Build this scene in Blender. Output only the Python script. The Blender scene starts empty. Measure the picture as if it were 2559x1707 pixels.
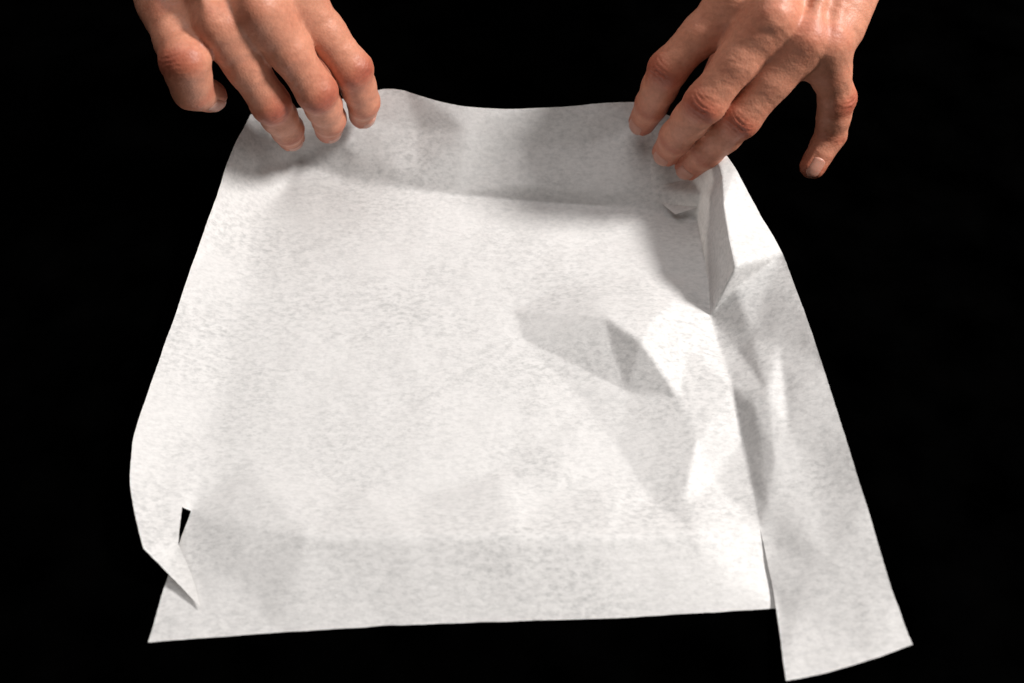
import bpy, bmesh, math, random
import numpy as np
from mathutils import Vector, Matrix
random.seed(3); np.random.seed(3)
scene = bpy.context.scene

# ---------------------------------------------------------------- camera
cam_data = bpy.data.cameras.new('camera')
cam = bpy.data.objects.new('camera', cam_data)
scene.collection.objects.link(cam)
PITCH = math.radians(52); DIST = 0.52
cam.location = (0, -DIST*math.cos(PITCH), DIST*math.sin(PITCH))
cam.rotation_euler = (math.pi/2-PITCH, 0, 0)
cam_data.sensor_fit = 'HORIZONTAL'; cam_data.angle = math.radians(50)
cam_data.dof.use_dof = True; cam_data.dof.focus_distance = 0.52; cam_data.dof.aperture_fstop = 8.0
cam_data.clip_start = 0.02; cam_data.clip_end = 20
scene.camera = cam

# ---------------------------------------------------------------- light
world = bpy.data.worlds.new('World'); scene.world = world
world.use_nodes = True
bg = world.node_tree.nodes['Background']
bg.inputs[0].default_value = (1, 0.90, 0.80, 1); bg.inputs[1].default_value = 0.07

def area(name, direction, dist, size, power, col, target=(0, 0, 0.03)):
    l = bpy.data.lights.new(name, 'AREA'); l.shape = 'DISK'; l.size = size
    l.energy = power; l.color = col
    o = bpy.data.objects.new(name, l); scene.collection.objects.link(o)
    d = Vector(direction).normalized(); o.location = Vector(target)+d*dist
    o.rotation_euler = (-d).to_track_quat('-Z', 'Y').to_euler()
    return o
area('key_lamp', (12, -0.5, 11.5), 1.5, 0.30, 37, (1, 0.965, 0.93), (0.06, 0.05, 0.06))
area('soft_fill_light', (-0.15, 0.15, 1), 1.8, 1.5, 14, (1, 0.975, 0.96))  # broad overhead fill, added to lift the shadows; stands for no actual lamp
vs = scene.view_settings
vs.view_transform = 'Standard'; vs.look = 'None'; vs.exposure = 0; vs.gamma = 1; vs.use_curve_mapping = False

# ---------------------------------------------------------------- helpers
CM = 0.01
def new_mat(name):
    m = bpy.data.materials.new(name); m.use_nodes = True
    nt = m.node_tree; nt.nodes.clear()
    out = nt.nodes.new('ShaderNodeOutputMaterial')
    return m, nt, out
def N(nt, kind, **kw):
    n = nt.nodes.new(kind)
    for k, v in kw.items():
        if k.startswith('i_'): n.inputs[k[2:].replace('_', ' ')].default_value = v
        else: setattr(n, k, v)
    return n
def ramp(nt, src, stops):
    r = nt.nodes.new('ShaderNodeValToRGB'); e = r.color_ramp.elements
    while len(e) < len(stops): e.new(0.5)
    for el, (p, c) in zip(e, stops):
        el.position = p; el.color = c if len(c) == 4 else (*c, 1)
    nt.links.new(src, r.inputs[0]); return r
def mesh_object(name, me, mat, parent=None):
    o = bpy.data.objects.new(name, me); scene.collection.objects.link(o)
    me.materials.append(mat)
    if parent: o.parent = parent
    return o
def tag(o, label=None, cat=None, group=None, kind=None):
    for k, v in (('label', label), ('category', cat), ('group', group), ('kind', kind)):
        if v: o[k] = v

# value noise for geometry (tri-linear lattice noise)
class Noise:
    def __init__(self, seed):
        self.t = np.random.RandomState(seed).rand(64, 64, 64).astype(np.float32)*2-1
    def __call__(self, p):
        p = np.asarray(p, dtype=np.float64); i = np.floor(p).astype(int); f = p-i
        f = f*f*(3-2*f); i &= 63; j = (i+1) & 63; t = self.t
        x0, y0, z0 = i.T; x1, y1, z1 = j.T; fx, fy, fz = f.T
        l = lambda a, b, w: a+(b-a)*w
        return l(l(l(t[x0, y0, z0], t[x1, y0, z0], fx), l(t[x0, y1, z0], t[x1, y1, z0], fx), fy),
                 l(l(t[x0, y0, z1], t[x1, y0, z1], fx), l(t[x0, y1, z1], t[x1, y1, z1], fx), fy), fz)
NZ = Noise(11)

# ---------------------------------------------------------------- materials
def paper_material():
    m, nt, out = new_mat('parchment'); L = nt.links.new
    tc = N(nt, 'ShaderNodeTexCoord')
    mp = N(nt, 'ShaderNodeMapping'); mp.inputs['Scale'].default_value = (0.7, 1.15, 1.0)
    L(tc.outputs['Object'], mp.inputs[0])
    n1 = N(nt, 'ShaderNodeTexNoise', i_Scale=400.0, i_Detail=7.0, i_Roughness=0.66, i_Distortion=0.1)
    n2 = N(nt, 'ShaderNodeTexNoise', i_Scale=24.0, i_Detail=3.0, i_Roughness=0.55)
    n3 = N(nt, 'ShaderNodeTexNoise', i_Scale=700.0, i_Detail=3.0, i_Roughness=0.6)
    for n in (n1, n2, n3): L(mp.outputs[0], n.inputs['Vector'])
    # fibre clouds: flecks only where the broad noise lets them show
    fl = ramp(nt, n1.outputs[0], [(0.33, (1, 1, 1)), (0.57, (0, 0, 0))])
    br = ramp(nt, n2.outputs[0], [(0.34, (0.3, 0.3, 0.3)), (0.66, (1, 1, 1))])
    mul = N(nt, 'ShaderNodeMath', operation='MULTIPLY'); L(fl.outputs[0], mul.inputs[0]); L(br.outputs[0], mul.inputs[1])
    col = N(nt, 'ShaderNodeMixRGB'); L(mul.outputs[0], col.inputs[0])
    col.inputs[1].default_value = (0.80, 0.79, 0.785, 1); col.inputs[2].default_value = (0.57, 0.568, 0.565, 1)
    fine = ramp(nt, n3.outputs[0], [(0.3, (0.93, 0.93, 0.93)), (0.7, (1.04, 1.04, 1.04))])
    c2 = N(nt, 'ShaderNodeMixRGB', blend_type='MULTIPLY'); c2.inputs[0].default_value = 1
    L(col.outputs[0], c2.inputs[1]); L(fine.outputs[0], c2.inputs[2])
    bump = N(nt, 'ShaderNodeBump', i_Strength=0.25, i_Distance=0.0004)
    ad = N(nt, 'ShaderNodeMath', operation='ADD'); L(n1.outputs[0], ad.inputs[0]); L(n3.outputs[0], ad.inputs[1])
    L(ad.outputs[0], bump.inputs['Height'])
    p = N(nt, 'ShaderNodeBsdfPrincipled', i_Roughness=0.55)
    p.inputs['Specular IOR Level'].default_value = 0.25
    L(c2.outputs[0], p.inputs['Base Color']); L(bump.outputs[0], p.inputs['Normal'])
    t = N(nt, 'ShaderNodeBsdfTranslucent'); tc2 = N(nt, 'ShaderNodeMixRGB', blend_type='MULTIPLY'); tc2.inputs[0].default_value = 1
    L(c2.outputs[0], tc2.inputs[1]); tc2.inputs[2].default_value = (1, 0.96, 0.9, 1)
    L(tc2.outputs[0], t.inputs[0]); L(bump.outputs[0], t.inputs['Normal'])
    mx = N(nt, 'ShaderNodeMixShader'); mx.inputs[0].default_value = 0.2
    L(p.outputs[0], mx.inputs[1]); L(t.outputs[0], mx.inputs[2]); L(mx.outputs[0], out.inputs[0])
    return m
def skin_material():
    m, nt, out = new_mat('skin'); L = nt.links.new
    tc = N(nt, 'ShaderNodeTexCoord')
    at = N(nt, 'ShaderNodeAttribute', attribute_name='ruddy')
    n1 = N(nt, 'ShaderNodeTexNoise', i_Scale=75.0, i_Detail=4.0, i_Roughness=0.6)
    n2 = N(nt, 'ShaderNodeTexNoise', i_Scale=420.0, i_Detail=3.0, i_Roughness=0.6)
    for n in (n1, n2): L(tc.outputs['Object'], n.inputs['Vector'])
    a = N(nt, 'ShaderNodeMath', operation='MULTIPLY_ADD'); L(n1.outputs[0], a.inputs[0]); a.inputs[1].default_value = 0.7; 
    s = N(nt, 'ShaderNodeMath', operation='SUBTRACT'); L(at.outputs['Fac'], s.inputs[0]); s.inputs[1].default_value = 0.33
    L(s.outputs[0], a.inputs[2])
    r = ramp(nt, a.outputs[0], [(0.0, (0.58, 0.250, 0.160)), (0.4, (0.45, 0.145, 0.086)), (1.0, (0.28, 0.050, 0.031))])
    f = ramp(nt, n2.outputs[0], [(0.3, (0.86, 0.84, 0.82)), (0.7, (1.05, 1.05, 1.05))])
    mu = N(nt, 'ShaderNodeMixRGB', blend_type='MULTIPLY'); mu.inputs[0].default_value = 1
    L(r.outputs[0], mu.inputs[1]); L(f.outputs[0], mu.inputs[2])
    v = N(nt, 'ShaderNodeTexVoronoi', i_Scale=900.0); L(tc.outputs['Object'], v.inputs['Vector'])
    n3 = N(nt, 'ShaderNodeTexNoise', i_Scale=260.0, i_Detail=4.0); L(tc.outputs['Object'], n3.inputs['Vector'])
    ad = N(nt, 'ShaderNodeMath', operation='ADD'); L(v.outputs['Distance'], ad.inputs[0]); L(n3.outputs[0], ad.inputs[1])
    b = N(nt, 'ShaderNodeBump', i_Strength=0.22, i_Distance=0.0004); L(ad.outputs[0], b.inputs['Height'])
    p = N(nt, 'ShaderNodeBsdfPrincipled', i_Roughness=0.5)
    p.inputs['Specular IOR Level'].default_value = 0.42
    p.inputs['Subsurface Weight'].default_value = 0.12; p.inputs['Subsurface Radius'].default_value = (1, 0.35, 0.2)
    p.inputs['Subsurface Scale'].default_value = 0.004
    L(mu.outputs[0], p.inputs['Base Color']); L(b.outputs[0], p.inputs['Normal']); L(p.outputs[0], out.inputs[0])
    return m
def nail_material():
    m, nt, out = new_mat('fingernail'); L = nt.links.new
    tc = N(nt, 'ShaderNodeTexCoord'); n = N(nt, 'ShaderNodeTexNoise', i_Scale=180.0, i_Detail=3.0)
    L(tc.outputs['Object'], n.inputs['Vector'])
    r = ramp(nt, n.outputs[0], [(0.3, (0.48, 0.21, 0.15)), (0.7, (0.56, 0.28, 0.21))])
    p = N(nt, 'ShaderNodeBsdfPrincipled', i_Roughness=0.38)
    p.inputs['Subsurface Weight'].default_value = 0.15; p.inputs['Subsurface Scale'].default_value = 0.003
    L(r.outputs[0], p.inputs['Base Color']); L(p.outputs[0], out.inputs[0]); return m
def black_material():
    m, nt, out = new_mat('matt_black'); L = nt.links.new
    tc = N(nt, 'ShaderNodeTexCoord'); n = N(nt, 'ShaderNodeTexNoise', i_Scale=30.0, i_Detail=4.0)
    L(tc.outputs['Object'], n.inputs['Vector'])
    r = ramp(nt, n.outputs[0], [(0.3, (0.0, 0.0, 0.0)), (0.8, (0.0006, 0.0006, 0.0006))])
    d = N(nt, 'ShaderNodeBsdfDiffuse'); L(r.outputs[0], d.inputs[0]); L(d.outputs[0], out.inputs[0]); return m
PAPER, SKIN, NAIL, BLACK = paper_material(), skin_material(), nail_material(), black_material()

# ---------------------------------------------------------------- the black surface
bm = bmesh.new(); bmesh.ops.create_grid(bm, x_segments=8, y_segments=8, size=3.0)
me = bpy.data.meshes.new('tabletop'); bm.to_mesh(me); bm.free()
tag(mesh_object('tabletop', me, BLACK), kind='structure', label='matt black surface under the paper')

# ---------------------------------------------------------------- the creased paper
# control points of the creased sheet: x, y, z in hundredths of a millimetre and crease softness in percent; triangles of its facets
SHEET_P=[[-11341,11822,500,15],[-8682,10592,300,30],[-6340,10084,250,30],[-2876,9614,200,12],[559,9194,200,10],[5096,8745,200,12],[7772,8297,300,20],[9484,7662,500,10],
    [9581,5927,400,10],[9659,3911,300,6],[9452,1081,600,4],[9661,-802,500,8],[9799,-3462,1150,2],[10008,-6046,800,2],[10114,-8177,720,2],[10169,-10324,800,6],
    [7448,-10896,1350,20],[3910,-11107,1600,20],[78,-11133,1650,20],[-3920,-11172,1650,20],[-8123,-11093,1500,20],[-10930,-10346,1100,40],[-13381,-9402,600,20],
    [-13501,-5723,300,100],[-13170,-1878,250,100],[-12892,2324,250,100],[-12653,6672,250,100],[-12346,9447,300,50],[-13492,11989,3600,25],[-12707,12279,3700,25],
    [-10925,12416,3700,25],[-8700,12933,3900,25],[-6999,13385,4100,25],[-6451,13436,4200,25],[-5533,13192,4200,25],[-3936,12545,4050,25],[-2357,12126,4000,25],
    [100,11957,4000,25],[3007,12195,4000,25],[4797,12348,4100,25],[6238,12296,4200,25],[8406,10683,4400,25],[9633,9049,4500,25],[-7399,12606,2900,25],[-9219,12158,2400,25],
    [-11508,11986,1800,25],[102,11035,2200,25],[102,9587,950,30],[6660,11977,3000,25],[7858,10274,2500,25],[8929,9612,2000,25],[-4911,12043,2500,25],[3944,11145,2400,25],
    [3940,9200,950,30],[-4923,10350,1000,30],[-8164,11303,1350,25],[-2367,11356,3100,25],[7319,9104,950,25],[-14180,9860,3200,30],[-14900,7099,2000,30],[-15508,3601,1350,30],
    [-15813,499,1150,30],[-16121,-3030,1150,30],[-16296,-6147,1300,30],[-15959,-8370,1400,30],[-15316,-10211,1400,30],[-14642,-11633,1500,30],[-13729,-12328,800,30],
    [-12973,-12978,550,30],[-12247,-13666,400,30],[-12857,-12212,680,30],[-13462,-11206,1050,30],[-13573,-10392,1000,30],[-13710,-9330,800,30],[-13857,9384,1300,60],
    [-13981,6706,850,80],[-14306,1756,600,80],[-14627,-3357,600,80],[-14882,-6901,750,80],[-14528,-9789,1000,60],[-12713,10589,1700,40],[10385,8169,4500,20],
    [10850,7263,4200,20],[11789,5400,3400,20],[12717,3031,2900,20],[13134,-423,2900,20],[13497,-3530,2800,20],[13807,-7060,2700,20],[14166,-10174,2400,20],[14597,-13685,1900,20],
    [14993,-15651,1600,20],[13453,-16115,1200,20],[11360,-16528,750,20],[10307,-16654,600,20],[10340,-15369,500,20],[10458,-13629,360,20],[10323,-11923,560,20],
    [10519,1681,1900,10],[11050,-754,1420,30],[11123,-4315,1950,20],[11070,-7432,1600,20],[10881,-9771,1150,30],[12035,-1712,2000,40],[11750,-6506,1850,40],
    [11474,-9023,1450,40],[11835,1389,2300,30],[12482,-4578,2320,60],[12494,-8574,1740,60],[12584,-12391,1500,60],[11299,-13878,750,50],[10354,-1034,800,20],
    [10488,-4662,1620,20],[10606,-7232,1280,20],[10525,-9512,1050,20],[10632,-15591,620,10],[10608,-11050,750,20],[10125,7065,4100,4],[10031,5242,3850,4],[10089,3351,3600,4],
    [10285,1804,3200,4],[9570,7869,2000,10],[9769,4337,2100,30],[9873,2278,1900,20],[53,1749,150,5],[505,79,100,5],[4350,373,1400,5],[6803,546,1350,5],[6524,3835,450,25],
    [5215,-3215,400,3],[5853,-1392,1750,2],[4602,-1149,950,3],[7436,-3996,1000,5],[3335,-3739,120,10],[5792,-8671,300,5],[7974,-6207,1050,4],[8110,-1149,950,10],
    [4663,-6110,200,10],[6345,-6029,600,10],[-8184,4972,150,25],[-3825,4972,150,25],[1634,5562,150,25],[-8442,-3038,150,25],[-3535,-1804,150,25],[-479,-7231,220,25],
    [-6992,-7899,250,25],[-11610,-6841,300,50],[8617,-7987,400,25],[4958,6161,150,25],[-10240,7907,250,60],[3984,-8035,300,40],[7175,-9033,750,30],[3307,3638,350,60],
    [1369,-8652,450,50],[-4148,-8624,400,50]]
SHEET_BASE=[[27,26,148],[148,0,27],[145,21,20],[21,145,22],[23,22,145],[145,24,23],[19,153,144],[153,142,144],[141,144,142],[138,141,142],[142,139,138],
    [139,2,138],[1,138,2],[149,132,152],[147,5,140],[143,18,152],[152,132,143],[124,143,132],[123,124,125],[151,140,123],[153,19,18],[18,143,153],[142,153,143],
    [143,124,142],[124,123,142],[139,142,123],[123,140,139],[140,4,139],[4,3,139],[2,139,3],[19,144,20],[145,20,144],[144,141,145],[24,145,141],[25,24,141],
    [141,138,25],[26,25,138],[148,26,138],[138,1,148],[0,148,1],[133,137,136],[128,136,137],[137,131,128],[131,129,128],[130,128,129],[127,6,147],[5,147,6],
    [150,16,146],[134,150,146],[11,10,135],[133,17,16],[16,150,133],[150,134,133],[131,137,134],[129,131,135],[126,129,135],[135,10,126],[10,9,126],[127,126,9],
    [9,8,127],[6,127,8],[8,7,6],[146,16,15],[15,14,146],[14,13,146],[134,146,13],[13,12,134],[131,134,12],[135,131,12],[11,135,12],[152,18,17],[149,152,17],
    [17,133,149],[133,136,149],[132,149,136],[136,128,132],[124,132,128],[125,124,130],[130,129,125],[129,126,125],[126,127,125],[151,125,127],[127,147,151],
    [140,151,147],[4,140,5],[125,151,123],[128,130,124],[137,133,134]]
SHEET_BACK=[[80,29,28],[0,45,80],[29,80,45],[45,30,29],[55,43,44],[31,44,43],[43,32,31],[51,35,34],[55,1,2],[2,54,55],[54,51,55],[43,55,51],[51,34,43],[34,33,43],
    [32,43,33],[47,46,3],[56,3,46],[46,37,56],[36,56,37],[47,3,4],[4,53,47],[53,52,47],[46,47,52],[52,38,46],[37,46,38],[54,2,3],[3,56,54],[51,54,56],[35,51,56],
    [56,36,35],[1,55,0],[55,44,0],[45,0,44],[30,45,44],[44,31,30],[48,40,39],[6,57,5],[57,49,48],[49,41,48],[40,48,41],[49,57,50],[50,42,49],[41,49,42],[5,57,53],
    [52,53,57],[57,48,52],[48,39,52],[38,52,39],[53,4,5]]
SHEET_LEFT=[[65,66,79],[64,65,79],[79,78,64],[63,64,78],[69,70,68],[22,23,73],[68,70,67],[70,71,67],[66,67,71],[79,66,71],[71,72,79],[72,73,79],[78,79,73],
    [73,23,78],[23,77,78],[63,78,77],[62,63,77],[61,62,77],[76,24,25],[75,74,59],[58,59,74],[80,27,0],[75,25,26],[26,27,75],[74,75,27],[27,80,74],[58,74,80],
    [80,28,58],[77,23,24],[61,77,24],[24,76,61],[60,61,76],[76,25,60],[25,75,60],[75,59,60]]
SHEET_RIGHT=[[13,111,12],[96,115,15],[15,113,14],[14,113,112],[13,14,112],[12,111,99],[110,12,99],[97,98,105],[94,93,114],[114,109,94],[89,91,90],[89,88,108],
    [107,108,88],[88,87,107],[114,93,92],[109,114,92],[92,91,109],[91,89,109],[89,108,109],[104,101,108],[108,107,104],[107,87,103],[106,103,87],[87,86,106],
    [102,106,86],[86,85,102],[94,109,95],[96,95,109],[109,108,96],[115,96,108],[108,101,115],[15,115,101],[113,15,101],[100,104,103],[99,103,102],[98,110,99],
    [105,98,102],[102,85,105],[85,84,105],[12,110,11],[10,11,110],[110,98,10],[98,97,10],[97,105,84],[99,102,98],[100,103,99],[99,111,100],[111,13,112],[101,104,100],
    [113,101,100],[112,100,111],[100,112,113],[103,106,102],[104,107,103]]
SHEET_CORNER=[[116,81,42],[10,122,9],[122,121,9],[8,9,121],[7,8,121],[121,118,7],[118,117,7],[120,7,117],[117,116,120],[116,42,120],[7,120,6],[57,6,120],
    [120,50,57],[119,97,84],[122,10,119],[121,122,119],[118,121,119],[119,84,118],[84,83,118],[117,118,83],[83,82,117],[116,117,82],[81,116,82],[97,119,10],
    [50,120,42]]
FRONT_P=[[10169,-10324,800,6],[7448,-10896,1350,20],[3910,-11107,1600,20],[78,-11133,1650,20],[-3920,-11172,1650,20],[-8123,-11093,1500,20],[-10930,-10346,1100,40],
    [-13381,-9402,600,20],[-13519,-10162,500,20],[-13692,-10878,420,20],[-13881,-12178,300,20],[-14056,-13630,200,20],[-14143,-14960,150,20],[-9107,-14573,200,20],
    [-4535,-14267,200,20],[-265,-14123,200,20],[3850,-13996,200,20],[7302,-13777,200,20],[10531,-13575,200,20],[10399,-11844,400,20],[-11837,-11943,600,80],
    [-6482,-12649,880,80],[-1304,-12565,900,80],[3878,-12639,860,80],[8256,-12223,780,80],[-11964,-13666,280,80],[-12742,-10774,600,80]]
FRONT_T=[[21,5,13],[20,25,13],[13,5,20],[5,6,20],[26,20,6],[13,25,12],[11,12,25],[10,11,25],[25,20,10],[9,10,20],[20,26,9],[8,9,26],[7,8,26],[26,6,7],[4,14,22],
    [16,23,15],[3,15,23],[22,14,15],[15,3,22],[4,22,3],[18,19,24],[0,24,19],[18,24,17],[1,17,24],[24,0,1],[23,16,17],[17,1,23],[1,2,23],[3,23,2],[21,13,14],
    [14,4,21],[5,21,4]]
LOOSE_P=[[7065,9826,1800,20],[7449,8930,650,20],[8318,7566,850,20],[9397,7715,1200,20],[9535,8279,1600,20],[9628,8592,2300,20],[9502,9338,3000,20],[8489,10669,3700,20],
    [7296,10922,2600,20],[8563,9290,2000,20],[8823,8581,1150,20]]
LOOSE_T=[[1,9,0],[8,0,9],[10,3,4],[4,5,10],[3,10,2],[1,2,10],[9,1,10],[10,5,9],[5,6,9],[6,7,9],[8,9,7]]
RIGHT_SIDE_HAND={"index": [[10.15, 11.1, 11.22], [7.41, 10.22, 7.9], [6.86, 10.43, 5.57], [6.56, 11.04, 3.9]], "middle": [[11.54, 9.41, 11.47], [8.97, 8.13, 7.62],
     [7.99, 8.66, 5.05], [7.71, 9.33, 3.4]], "ring": [[13.17, 9.03, 10.48], [10.73, 7.95, 6.85], [9.48, 8.26, 4.48], [8.83, 8.82, 2.9]], "little": [[14.24, 9.14, 10.2],
     [15.41, 9.13, 7.01], [15.53, 8.85, 5.03], [14.76, 7.95, 3.76]], "wrist": [[15.24, 16.01, 14.87]], "thumb": [[12.9, 17.0, 12.6], [11.9, 15.9, 9.3], [11.3, 14.4, 6.3],
     [10.0, 12.5, 4.2]]}
LEFT_SIDE_HAND={"index": [[-9.77, 11.06, 11.5], [-7.59, 10.42, 7.73], [-7.35, 10.83, 5.38], [-7.61, 11.66, 3.8]], "middle": [[-11.07, 9.39, 11.92], [-9.2, 9.05, 7.51],
     [-9.05, 10.11, 4.93], [-9.34, 11.02, 3.4]], "ring": [[-12.94, 8.98, 11.22], [-11.42, 8.83, 6.98], [-11.15, 9.85, 4.5], [-11.3, 10.84, 3.0]], "little": [[-15.64, 10.73, 10.4],
     [-14.49, 7.74, 10.29], [-14.63, 8.05, 8.42], [-14.17, 8.92, 7.29]], "wrist": [[-15.47, 15.99, 15.32]], "thumb": [[-13.2, 17.0, 13.0], [-10.8, 16.6, 9.9],
     [-10.1, 15.6, 6.8], [-9.9, 14.4, 4.7]]}


def refine(points, tris, target, wrinkle, seed):
    """facets -> fine mesh: split long edges, soften the creases by their softness, add slight cockling"""
    P = [np.array(p[:3], float)*1e-5 for p in points]; W = [p[3]/100 for p in points]
    T = [(list(t), r) for t, r in tris]
    for _ in range(9):
        cnt = {}; mid = {}; out = []
        def split(a, b):
            k = (a, b) if a < b else (b, a)
            if np.linalg.norm(P[a]-P[b]) < target: return None
            if k not in mid:
                mid[k] = len(P); P.append((P[a]+P[b])/2); W.append((W[a]+W[b])/2)
            return mid[k]
        for (a, b, c), r in T:
            m = [split(a, b), split(b, c), split(c, a)]; n = sum(x is not None for x in m)
            if n == 0: out.append(([a, b, c], r))
            elif n == 3:
                x, y, z = m; out += [([a, x, z], r), ([x, b, y], r), ([z, y, c], r), ([x, y, z], r)]
            elif n == 1:
                v = [a, b, c]; i = next(i for i in range(3) if m[i] is not None)
                a, b, c = v[i], v[(i+1) % 3], v[(i+2) % 3]; x = m[i]
                out += [([a, x, c], r), ([x, b, c], r)]
            else:
                v = [a, b, c]; i = next(i for i in range(3) if m[i] is None)   # unsplit edge v[i]-v[i+1]
                a, b, c = v[i], v[(i+1) % 3], v[(i+2) % 3]; y, z = m[(i+1) % 3], m[(i+2) % 3]
                out += [([a, b, y], r), ([a, y, z], r), ([z, y, c], r)]
        done = len(out) == len(T); T = out
        if done: break
    P = np.array(P); W = np.array(W); F = np.array([t for t, _ in T]); n = len(P)
    e = np.concatenate([F[:, [0, 1]], F[:, [1, 2]], F[:, [2, 0]]]); es = np.sort(e, 1)
    u, c = np.unique(es, axis=0, return_counts=True); bnd = u[c == 1]; isb = np.zeros(n, bool); isb[bnd.ravel()] = True
    inner = u
    def avg(X, E):
        s = np.zeros_like(X); k = np.zeros(n)
        np.add.at(s, E[:, 0], X[E[:, 1]]); np.add.at(s, E[:, 1], X[E[:, 0]])
        np.add.at(k, E[:, 0], 1); np.add.at(k, E[:, 1], 1)
        k[k == 0] = 1; return s/k[:, None]
    A = avg(P, bnd); dev = np.linalg.norm(A-P, axis=1)/target
    pin = isb & (dev > 0.22)                              # cut corners of the sheet stay sharp
    for it in range(70):
        A = avg(P, inner); B = avg(P, bnd)
        w = np.clip(W*(1.0 if it < 24 else np.clip(W*1.6-0.2, 0, 1)), 0.0, 1)[:, None]*0.5
        if it < 3: w = np.maximum(w, 0.10)
        Q = P+(A-P)*w
        Q[pin] = P[pin]
        Q[isb & ~pin] = (P+(B-P)*0.4)[isb & ~pin] if it < 24 else P[isb & ~pin]
        P = Q
    nrm = np.zeros_like(P); fn = np.cross(P[F[:, 1]]-P[F[:, 0]], P[F[:, 2]]-P[F[:, 0]])
    for i in range(3): np.add.at(nrm, F[:, i], fn)
    nrm /= np.linalg.norm(nrm, axis=1)[:, None]+1e-12
    nrm[nrm[:, 2] < 0] *= 1
    q = P*100+seed*7.3
    d = NZ(q*0.33)*0.05+NZ(q*0.8+9)*0.018+(0.5-np.abs(NZ(q*0.55+31)))*0.03+NZ(q*2.3+3)*0.006
    P = P+nrm*(d*wrinkle*0.01)[:, None]
    e = np.where(isb)[0]; P[e, :2] += np.stack([NZ(q[e]*1.3+5), NZ(q[e]*1.3+25)], 1)*0.0002+np.stack([NZ(q[e]*9+5), NZ(q[e]*9+25)], 1)*0.00010
    P[:, 2] = np.maximum(P[:, 2], 0.0004)
    return P, F, [r for _, r in T]

def paper_parts(P, F, R, names, root):
    """one child mesh per panel of the sheet, shaded across the creases as one surface"""
    nrm = np.zeros_like(P); fn = np.cross(P[F[:, 1]]-P[F[:, 0]], P[F[:, 2]]-P[F[:, 0]])
    for i in range(3): np.add.at(nrm, F[:, i], fn)
    nrm /= np.linalg.norm(nrm, axis=1)[:, None]+1e-12
    R = np.array(R)
    for key, name in names.items():
        f = F[R == key]; u, inv = np.unique(f.ravel(), return_inverse=True); f = inv.reshape(-1, 3)
        me = bpy.data.meshes.new(name); me.from_pydata(P[u].tolist(), [], f.tolist())
        me.polygons.foreach_set('use_smooth', np.ones(len(f), bool)); me.update()
        me.normals_split_custom_set_from_vertices(nrm[u].tolist())
        mesh_object(name, me, PAPER, root)
sheet = bpy.data.objects.new('parchment_sheet', None); scene.collection.objects.link(sheet)
tag(sheet, 'creased white baking parchment folded up at its edges into a shallow tray', 'paper')
tris = [(t, r) for r, l in (('f', SHEET_BASE), ('b', SHEET_BACK), ('l', SHEET_LEFT), ('r', SHEET_RIGHT), ('k', SHEET_CORNER)) for t in l]
# the front flap joins the sheet along the front crease
base = len(SHEET_P); front_map = {i: 15+i for i in range(8)}
allp = list(SHEET_P)
for i in range(8, len(FRONT_P)): front_map[i] = len(allp); allp.append(FRONT_P[i])
tris += [([front_map[i] for i in t], 'o') for t in FRONT_T]
P, F, R = refine(allp, tris, 0.0022, 1.0, 1)
fz = np.cross(P[F[:, 1]]-P[F[:, 0]], P[F[:, 2]]-P[F[:, 0]])[:, 2]
paper_parts(P, F, R, {'f': 'base_panel', 'b': 'back_flap', 'l': 'side_flap', 'r': 'side_flap', 'k': 'corner_fold', 'o': 'front_flap'}, sheet)
P2, F2, R2 = refine(LOOSE_P, [(t, 'c') for t in LOOSE_T], 0.0022, 0.6, 2)
paper_parts(P2, F2, R2, {'c': 'loose_corner'}, sheet)

# ---------------------------------------------------------------- hands (a distance field turned into one skin)
def unit(v): v = np.asarray(v, float); return v/(np.linalg.norm(v)+1e-9)
def smin(a, b, k):
    h = np.maximum(k-np.abs(a-b), 0)/k
    return np.minimum(a, b)-h*h*k*0.25
def cone(p, a, b, r1, r2, dn=None, fl=1.0):
    ab = b-a; t = np.clip(((p-a)@ab)/(ab@ab+1e-12), 0, 1)
    q = p-a-t[..., None]*ab
    if dn is not None:
        c = q@dn; q = q+(fl-1.0)*c[..., None]*dn
    return np.sqrt((q*q).sum(-1))-(r1+(r2-r1)*t)
class Grid:
    def __init__(self, lo, hi, h):
        self.lo = np.array(lo); self.h = h; self.n = np.ceil((np.array(hi)-lo)/h).astype(int)+1
        self.v = np.full(self.n, 1.5, np.float32)
    def box(self, lo, hi):
        a = np.clip(np.floor((lo-self.lo)/self.h).astype(int), 0, self.n-1)
        b = np.clip(np.ceil((hi-self.lo)/self.h).astype(int)+1, 1, self.n)
        return tuple(slice(i, j) for i, j in zip(a, b))
    def pts(self, s):
        ax = [self.lo[i]+self.h*np.arange(s[i].start, s[i].stop) for i in range(3)]
        return np.stack(np.meshgrid(*ax, indexing='ij'), -1)
    def blend(self, prim, k, arr=None):
        a, b, r1, r2, dn, fl = prim; m = max(r1, r2)+0.9
        s = self.box(np.minimum(a, b)-m, np.maximum(a, b)+m)
        d = cone(self.pts(s), a, b, r1, r2, dn, fl).astype(np.float32)
        self.v[s] = smin(self.v[s], d, k)
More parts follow.
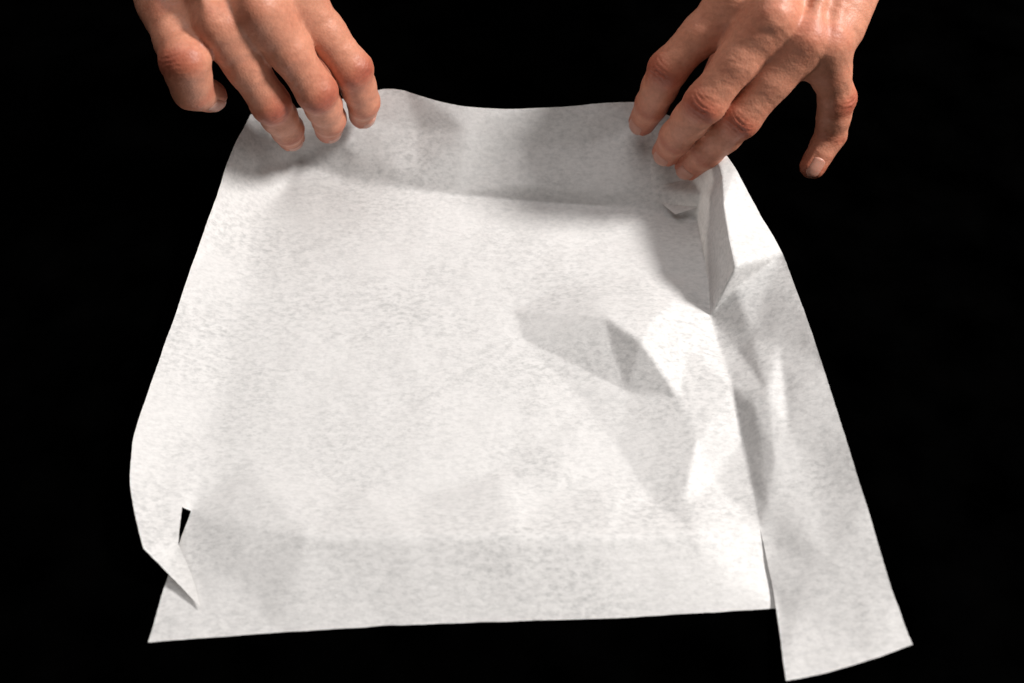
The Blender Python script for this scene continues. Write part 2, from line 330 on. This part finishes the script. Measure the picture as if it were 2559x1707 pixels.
def surface_nets(v, lo, h):
    ins = v < 0
    n = np.array(v.shape)-1
    corner = [ins[i:i+n[0], j:j+n[1], k:k+n[2]] for i in (0, 1) for j in (0, 1) for k in (0, 1)]
    cnt = sum(c.astype(np.int8) for c in corner); act = (cnt > 0) & (cnt < 8)
    idx = np.argwhere(act); ids = -np.ones(n, np.int64); ids[act] = np.arange(len(idx))
    acc = np.zeros((len(idx), 3)); num = np.zeros(len(idx))
    offs = [(i, j, k) for i in (0, 1) for j in (0, 1) for k in (0, 1)]
    for a in offs:
        for ax in range(3):
            if a[ax]: continue
            b = list(a); b[ax] = 1
            ia = idx+a; ib = idx+b
            va = v[tuple(ia.T)]; vb = v[tuple(ib.T)]
            cr = (va < 0) != (vb < 0)
            t = np.where(cr, va/np.where(cr, va-vb, 1), 0)
            p = ia.astype(float); p[:, ax] += t
            acc[cr] += p[cr]; num += cr
    V = acc/num[:, None]*h+lo
    Q = []
    for ax in range(3):
        sl0 = [slice(1, -1)]*3; sl0[ax] = slice(0, -1); sl1 = [slice(1, -1)]*3; sl1[ax] = slice(1, None)
        a = ins[tuple(sl0)]; b = ins[tuple(sl1)]; e = np.argwhere(a != b)
        e[:, [i for i in range(3) if i != ax]] += 1
        u, w = [i for i in range(3) if i != ax]
        du = np.zeros(3, int); du[u] = 1; dw = np.zeros(3, int); dw[w] = 1
        q = np.stack([ids[tuple((e-du-dw).T)], ids[tuple((e-dw).T)], ids[tuple(e.T)], ids[tuple((e-du).T)]], 1)
        flip = ins[tuple(e.T)] ^ (ax == 1)
        q[~flip] = q[~flip][:, ::-1]; Q.append(q)
    return V, np.concatenate(Q)

FR = dict(  # radii: knuckle, mid, middle joint, mid, end joint, tip
    index=(1.00, 0.91, 0.91, 0.84, 0.78, 0.62), middle=(1.02, 0.94, 0.94, 0.87, 0.80, 0.64),
    ring=(0.98, 0.91, 0.91, 0.84, 0.77, 0.61), little=(0.88, 0.80, 0.80, 0.73, 0.68, 0.53),
    thumb=(1.15, 0.98, 1.02, 0.95, 0.92, 0.70))
def finger_prims(name, J, up, scale, grow=1.0, lean=0.25):
    r = [x*scale*grow for x in FR[name]]
    d = [unit(J[1]-J[0]), unit(J[2]-J[1]), unit(J[3]-J[2])]
    bend = unit(d[0]-d[2]) if np.linalg.norm(d[0]-d[2]) > 0.15 else up
    D = []
    for k in range(3):
        x = bend*(1-lean)+up*lean if name != 'thumb' else up
        D.append(unit(x-(x@d[k])*d[k]))
    m0 = (J[0]+J[1])/2; m1 = (J[1]+J[2])/2
    pr = [(J[0], m0, r[0], r[1], D[0], 1.04), (m0, J[1], r[1], r[2], D[0], 1.04),
          (J[1], m1, r[2], r[3], D[1], 1.05), (m1, J[2], r[3], r[4], D[1], 1.06),
          (J[2], J[3], r[4], r[5], D[2], 1.10)]
    # bony joint, fleshy pad of the finger tip
    jd = unit(D[0]+D[1]); lat = np.cross(d[1], D[1])
    for s in (-1, 1): 
        q = J[1]+jd*0.22*r[2]+lat*s*0.25*r[2]; pr.append((q, q+d[1]*0.05, 0.57*r[2], 0.57*r[2], None, 1))
    q0 = J[2]+d[2]*0.7-D[2]*0.14; q1 = J[3]-d[2]*0.15-D[2]*0.12; pr.append((q0, q1, r[5]*1.02, r[5]*1.0, None, 1))
    q0 = m0-D[0]*0.22; pr.append((q0, q0+d[0]*0.4, r[1]*0.92, r[1]*0.92, None, 1))
    return pr, d, D, r
def field(prims, p, k=0.35):
    f = None
    for a, b, r1, r2, dn, fl in prims:
        c = cone(p, a, b, r1, r2, dn, fl); f = c if f is None else smin(f, c, k)
    return f

def make_hand(table, label, scale, side, little_grow, little_lean, folds):
    J = {k: [np.array(p) for p in v] for k, v in table.items()}
    order = ['index', 'middle', 'ring', 'little']
    wr = J['wrist'][0]
    mc = [J[f][0] for f in order]
    lat = unit(mc[3]-mc[0]); fwd = unit((mc[1]+mc[2])/2-wr)
    up = np.cross(lat, fwd); up = unit(up*np.sign(up[2]))
    lat = unit(lat-(lat@fwd)*fwd)
    fore = unit(-fwd+np.array([side*0.05, 0.1, 0.05])); end = wr+fore*13
    allj = np.array([p for v in J.values() for p in v]+[end])
    g = Grid(allj.min(0)-2.6, allj.max(0)+2.6, 0.075)
    # palm, back of the hand, wrist, forearm
    for i, f in enumerate(order):
        o = (i-1.5)*1.12; w0 = wr+lat*o*1.0+up*0.35; r = FR[f][0]*scale
        g.blend((w0, mc[i]-up*0.12, 1.1, r*0.9, None, 1), 0.5)
        g.blend((w0-up*0.9, mc[i]-up*0.75-fwd*0.5, 1.15, r*0.98, None, 1), 0.9)
    for s in (-1, 1):
        g.blend((wr+lat*s*1.35-up*0.1, wr+lat*s*1.25+fore*3.5, 1.75, 1.9, None, 1), 1.2)
        g.blend((wr+lat*s*1.25+fore*3.5, end+lat*s*1.6, 1.9, 2.6, None, 1), 1.2)
    T = J['thumb']
    g.blend((wr-lat*1.4-up*0.4, T[0], 1.5, 1.5, None, 1), 1.0)
    g.blend((T[0], T[1], 1.45, 1.15, None, 1), 1.0)
    g.blend((T[1]-fwd*0.3, (mc[0]*0.55+T[1]*0.45)-fwd*1.8-up*0.6, 0.9, 0.9, None, 1), 1.0)
    g.blend((wr+lat*2.3-up*0.8+fwd*1.0, mc[3]+lat*0.3-up*0.5-fwd*1.2, 1.5, 1.15, None, 1), 0.9)
    for i, f in enumerate(order):                        # knuckles, tendons
        tw = wr+lat*(i-1.5)*0.7+up*1.36
        ro = FR[f][0]*scale
        k = mc[i]+up*(ro*0.42); g.blend((k-fwd*0.15, k+fwd*0.15, ro*0.66, ro*0.66, None, 1), 0.35)
        a = tw; b = mc[i]+up*(ro*0.80)-fwd*0.25
        mid = (a+b)/2+up*0.02
        g.blend((a, mid, 0.24, 0.24, None, 1), 0.3); g.blend((mid, b, 0.24, 0.28, None, 1), 0.3)
    for i in range(3):                                   # webs of skin between the fingers
        a, b = order[i], order[i+1]
        pa = J[a][0]*0.62+J[a][1]*0.38; pb = J[b][0]*0.62+J[b][1]*0.38
        for t, r, o in ((0.0, 0.80, 0.15), (0.2, 0.68, 0.22)):
            qa = J[a][0]*(1-t)+J[a][1]*t; qb = J[b][0]*(1-t)+J[b][1]*t
            if np.linalg.norm(qa-qb) < 4.2: g.blend((qa-up*o, qb-up*o, r, r*0.95, None, 1), 0.6)
        if np.linalg.norm(pa-pb) < 3.2: g.blend((pa-up*0.45, pb-up*0.45, 0.42, 0.42, None, 1), 0.5)
    veins = [((-0.2, 0.25), (0.35, 0.75)), ((0.9, 0.2), (0.55, 0.55)), ((0.55, 0.55), (0.35, 0.75)), ((0.55, 0.55), (1.1, 0.8))]
    fing = {}
    palm = g.v.copy()
    for f in order+['thumb']:
        pr, d, D, r = finger_prims(f, J[f], up if f != 'thumb' else unit(lat*-0.6+np.array([0, 0.8, -0.1])), scale, *((little_grow, little_lean) if f == 'little' else ()))
        pts = np.array([q for a, b, *_ in pr for q in (a, b)])
        s = g.box(pts.min(0)-1.9, pts.max(0)+1.9)
        X = g.pts(s); fd = field(pr, X).astype(np.float32)
        g.v[s] = np.minimum(g.v[s], smin(palm[s], fd, 0.55))
        fing[f] = (pr, d, D, r)
    V, Q = surface_nets(g.v, g.lo, g.h)
    # smooth the staircase of the grid
    E = np.concatenate([Q[:, [0, 1]], Q[:, [1, 2]], Q[:, [2, 3]], Q[:, [3, 0]]])
    for it in range(4):
        s = np.zeros_like(V); c = np.zeros(len(V)); np.add.at(s, E[:, 0], V[E[:, 1]]); np.add.at(c, E[:, 0], 1)
        np.add.at(s, E[:, 1], V[E[:, 0]]); np.add.at(c, E[:, 1], 1); V += (s/c[:, None]-V)*(0.5 if it % 2 == 0 else -0.42)
    def normals(V):
        n = np.zeros_like(V); fn = np.cross(V[Q[:, 2]]-V[Q[:, 0]], V[Q[:, 3]]-V[Q[:, 1]])
        for i in range(4): np.add.at(n, Q[:, i], fn)
        return n/(np.linalg.norm(n, axis=1)[:, None]+1e-12)
    nv = normals(V)
    disp = np.zeros(len(V)); rud = np.zeros(len(V))
    owner = np.full(len(V), -1); best = np.full(len(V), 0.28)
    for i, f in enumerate(order+['thumb']):
        pr = fing[f][0]; pts = np.array([q for a, b, *_ in pr for q in (a, b)])
        m = np.all((V > pts.min(0)-1.5) & (V < pts.max(0)+1.5), axis=1); w = np.where(m)[0]
        fd = np.abs(field(pr, V[w])); b = fd < best[w]; owner[w[b]] = i; best[w[b]] = fd[b]
    nails = []
    for i, f in enumerate(order+['thumb']):
        pr, d, D, r = fing[f]; w = np.where(owner == i)[0]; X = V[w]; j = J[f]
        sc = scale*r[2]/0.92
        def joint(jp, dj, Dj, amp, sig, per, red):
            L = np.cross(dj, Dj); q = X-jp; s = q@dj; l = q@L; dz = np.clip(nv[w]@Dj, 0, 1)**0.8
            nz = NZ(X*1.7+i*5); nz2 = NZ(X*5+3)
            ss = s-np.sign(s)*0.30*(l/sc)**2*1.0+nz*0.07+nz2*0.02
            env = np.exp(-(s/sig)**2)*np.exp(-(l/(0.62*sc))**4)*dz
            disp[w] += -folds*amp*np.clip(np.cos(2*np.pi*ss/per)*1.2-0.15+nz2*0.5, 0, 1)*env
            rud[w] += red*np.exp(-(s/(sig*1.4))**2)*dz
        jd = unit(d[0]+d[1]); JD = unit(D[0]+D[1])
        joint(j[1], jd, JD, 0.030, 0.48*sc, 0.21, 0.65)
        jd = unit(d[1]+d[2]); JD = unit(D[1]+D[2])
        joint(j[2]+jd*0.02, jd, JD, 0.016, 0.22*sc, 0.15, 0.3)
        # finger tip redder; nail bed
        s = (X-j[2])@d[2]; rud[w] += 0.35*np.clip((s-0.4)/1.2, 0, 1)
        L = np.cross(d[2], D[2]); tl = np.linalg.norm(j[3]-j[2])+r[5]; v0, v1 = tl-1.22*sc, tl-0.02
        hw = 0.45*sc*(1.2 if f == 'thumb' else 0.86 if f == 'little' else 1)
        u = ((X-j[2])@L)/hw; v = (s-v0)/(v1-v0); dz = nv[w]@D[2]
        inside = np.minimum(1-np.abs(u), v)*hw
        top = np.clip(dz*3+0.6, 0, 1)
        disp[w] += top*np.where((v < 1.05) & (np.abs(u) < 1.4), 0.02*np.exp(-((inside+0.07)/0.07)**2)-0.02*np.clip(inside/0.08, 0, 1), 0)
        # nail plate: rests on the finger tip and sinks in along its sides
        nu, nw = 15, 17; vv = []
        for a in range(nw):
            for b in range(nu):
                uu = -1+2*b/(nu-1); t = a/(nw-1)
                hwid = hw*(1-0.22*abs(2*t-1)**4)
                tt = v0+(v1-v0)*(t*(1-0.16*uu*uu)+0.05*(uu*uu)*(1-t))
                vv.append(j[2]+d[2]*tt+L*uu*hwid+D[2]*1.6)
        vv = np.array(vv)
        for _ in range(14):
            ok = ((vv-j[2])@D[2] > -0.1); vv = vv-D[2]*(field(pr, vv)*0.9*ok)[:, None]
        for a in range(nw):
            for b in range(nu):
                uu = -1+2*b/(nu-1); t = a/(nw-1); flat = max(0.0, t-0.72)*0.25
                vv[a*nu+b] += D[2]*(0.030-0.055*abs(uu)**5-(0.05 if a == 0 else 0)+flat*(1-uu*uu))
        ff = [(a*nu+b, a*nu+b+1, (a+1)*nu+b+1, (a+1)*nu+b) for a in range(nw-1) for b in range(nu-1)]
        nails.append((vv, ff, D[2]))
    for i, f in enumerate(order):
        dd = np.linalg.norm(V-(mc[i]+up*0.8), axis=1); rud += 0.25*np.exp(-(dd/0.8)**2)
    # fine skin folds across the back of hand and fingers
    q = V*np.array([1, 1, 1]); a1 = V@fwd; a2 = V@lat
    k = np.stack([a1*3.4, a2*1.1, V@up*1.1], 1); disp += (NZ(k)*0.013+NZ(k*2.3+7)*0.011+NZ(V*0.9)*0.012)
    V = V+nv*disp[:, None]
    me = bpy.data.meshes.new('hand')
    V = V*CM
    me.vertices.add(len(V)); me.vertices.foreach_set('co', V.ravel())
    me.loops.add(Q.size); me.loops.foreach_set('vertex_index', Q.ravel().astype(np.int32))
    me.polygons.add(len(Q)); me.polygons.foreach_set('loop_start', np.arange(0, Q.size, 4, dtype=np.int32))
    me.polygons.foreach_set('use_smooth', np.ones(len(Q), bool))
    me.update(calc_edges=True); me.validate()
    at = me.attributes.new('ruddy', 'FLOAT', 'POINT'); at.data.foreach_set('value', np.clip(rud, 0, 1).astype(np.float32))
    o = mesh_object('hand', me, SKIN); tag(o, label, 'hand')
    for vv, ff, dn in nails:
        v = np.array(vv)*CM
        a, b, c = v[ff[40][0]], v[ff[40][1]], v[ff[40][2]]
        if np.cross(b-a, c-a)@dn < 0: ff = [t[::-1] for t in ff]
        nm = bpy.data.meshes.new('fingernail'); nm.from_pydata(v.tolist(), [], ff)
        nm.polygons.foreach_set('use_smooth', np.ones(len(ff), bool)); nm.update()
        no = mesh_object('fingernail', nm, NAIL, o)
        so = no.modifiers.new('thickness', 'SOLIDIFY'); so.thickness = 0.0004; so.offset = -1
    return o
make_hand(LEFT_SIDE_HAND, 'bare hand with its little finger curled up, three fingers hooked over the smooth paper corner', 1.0, -1, 1.32, 0.1, 0.9)
make_hand(RIGHT_SIDE_HAND, 'brightly lit bare hand, little finger hanging free, pressing the folded paper corner', 1.0, 1, 1.06, 0.75, 2.0)
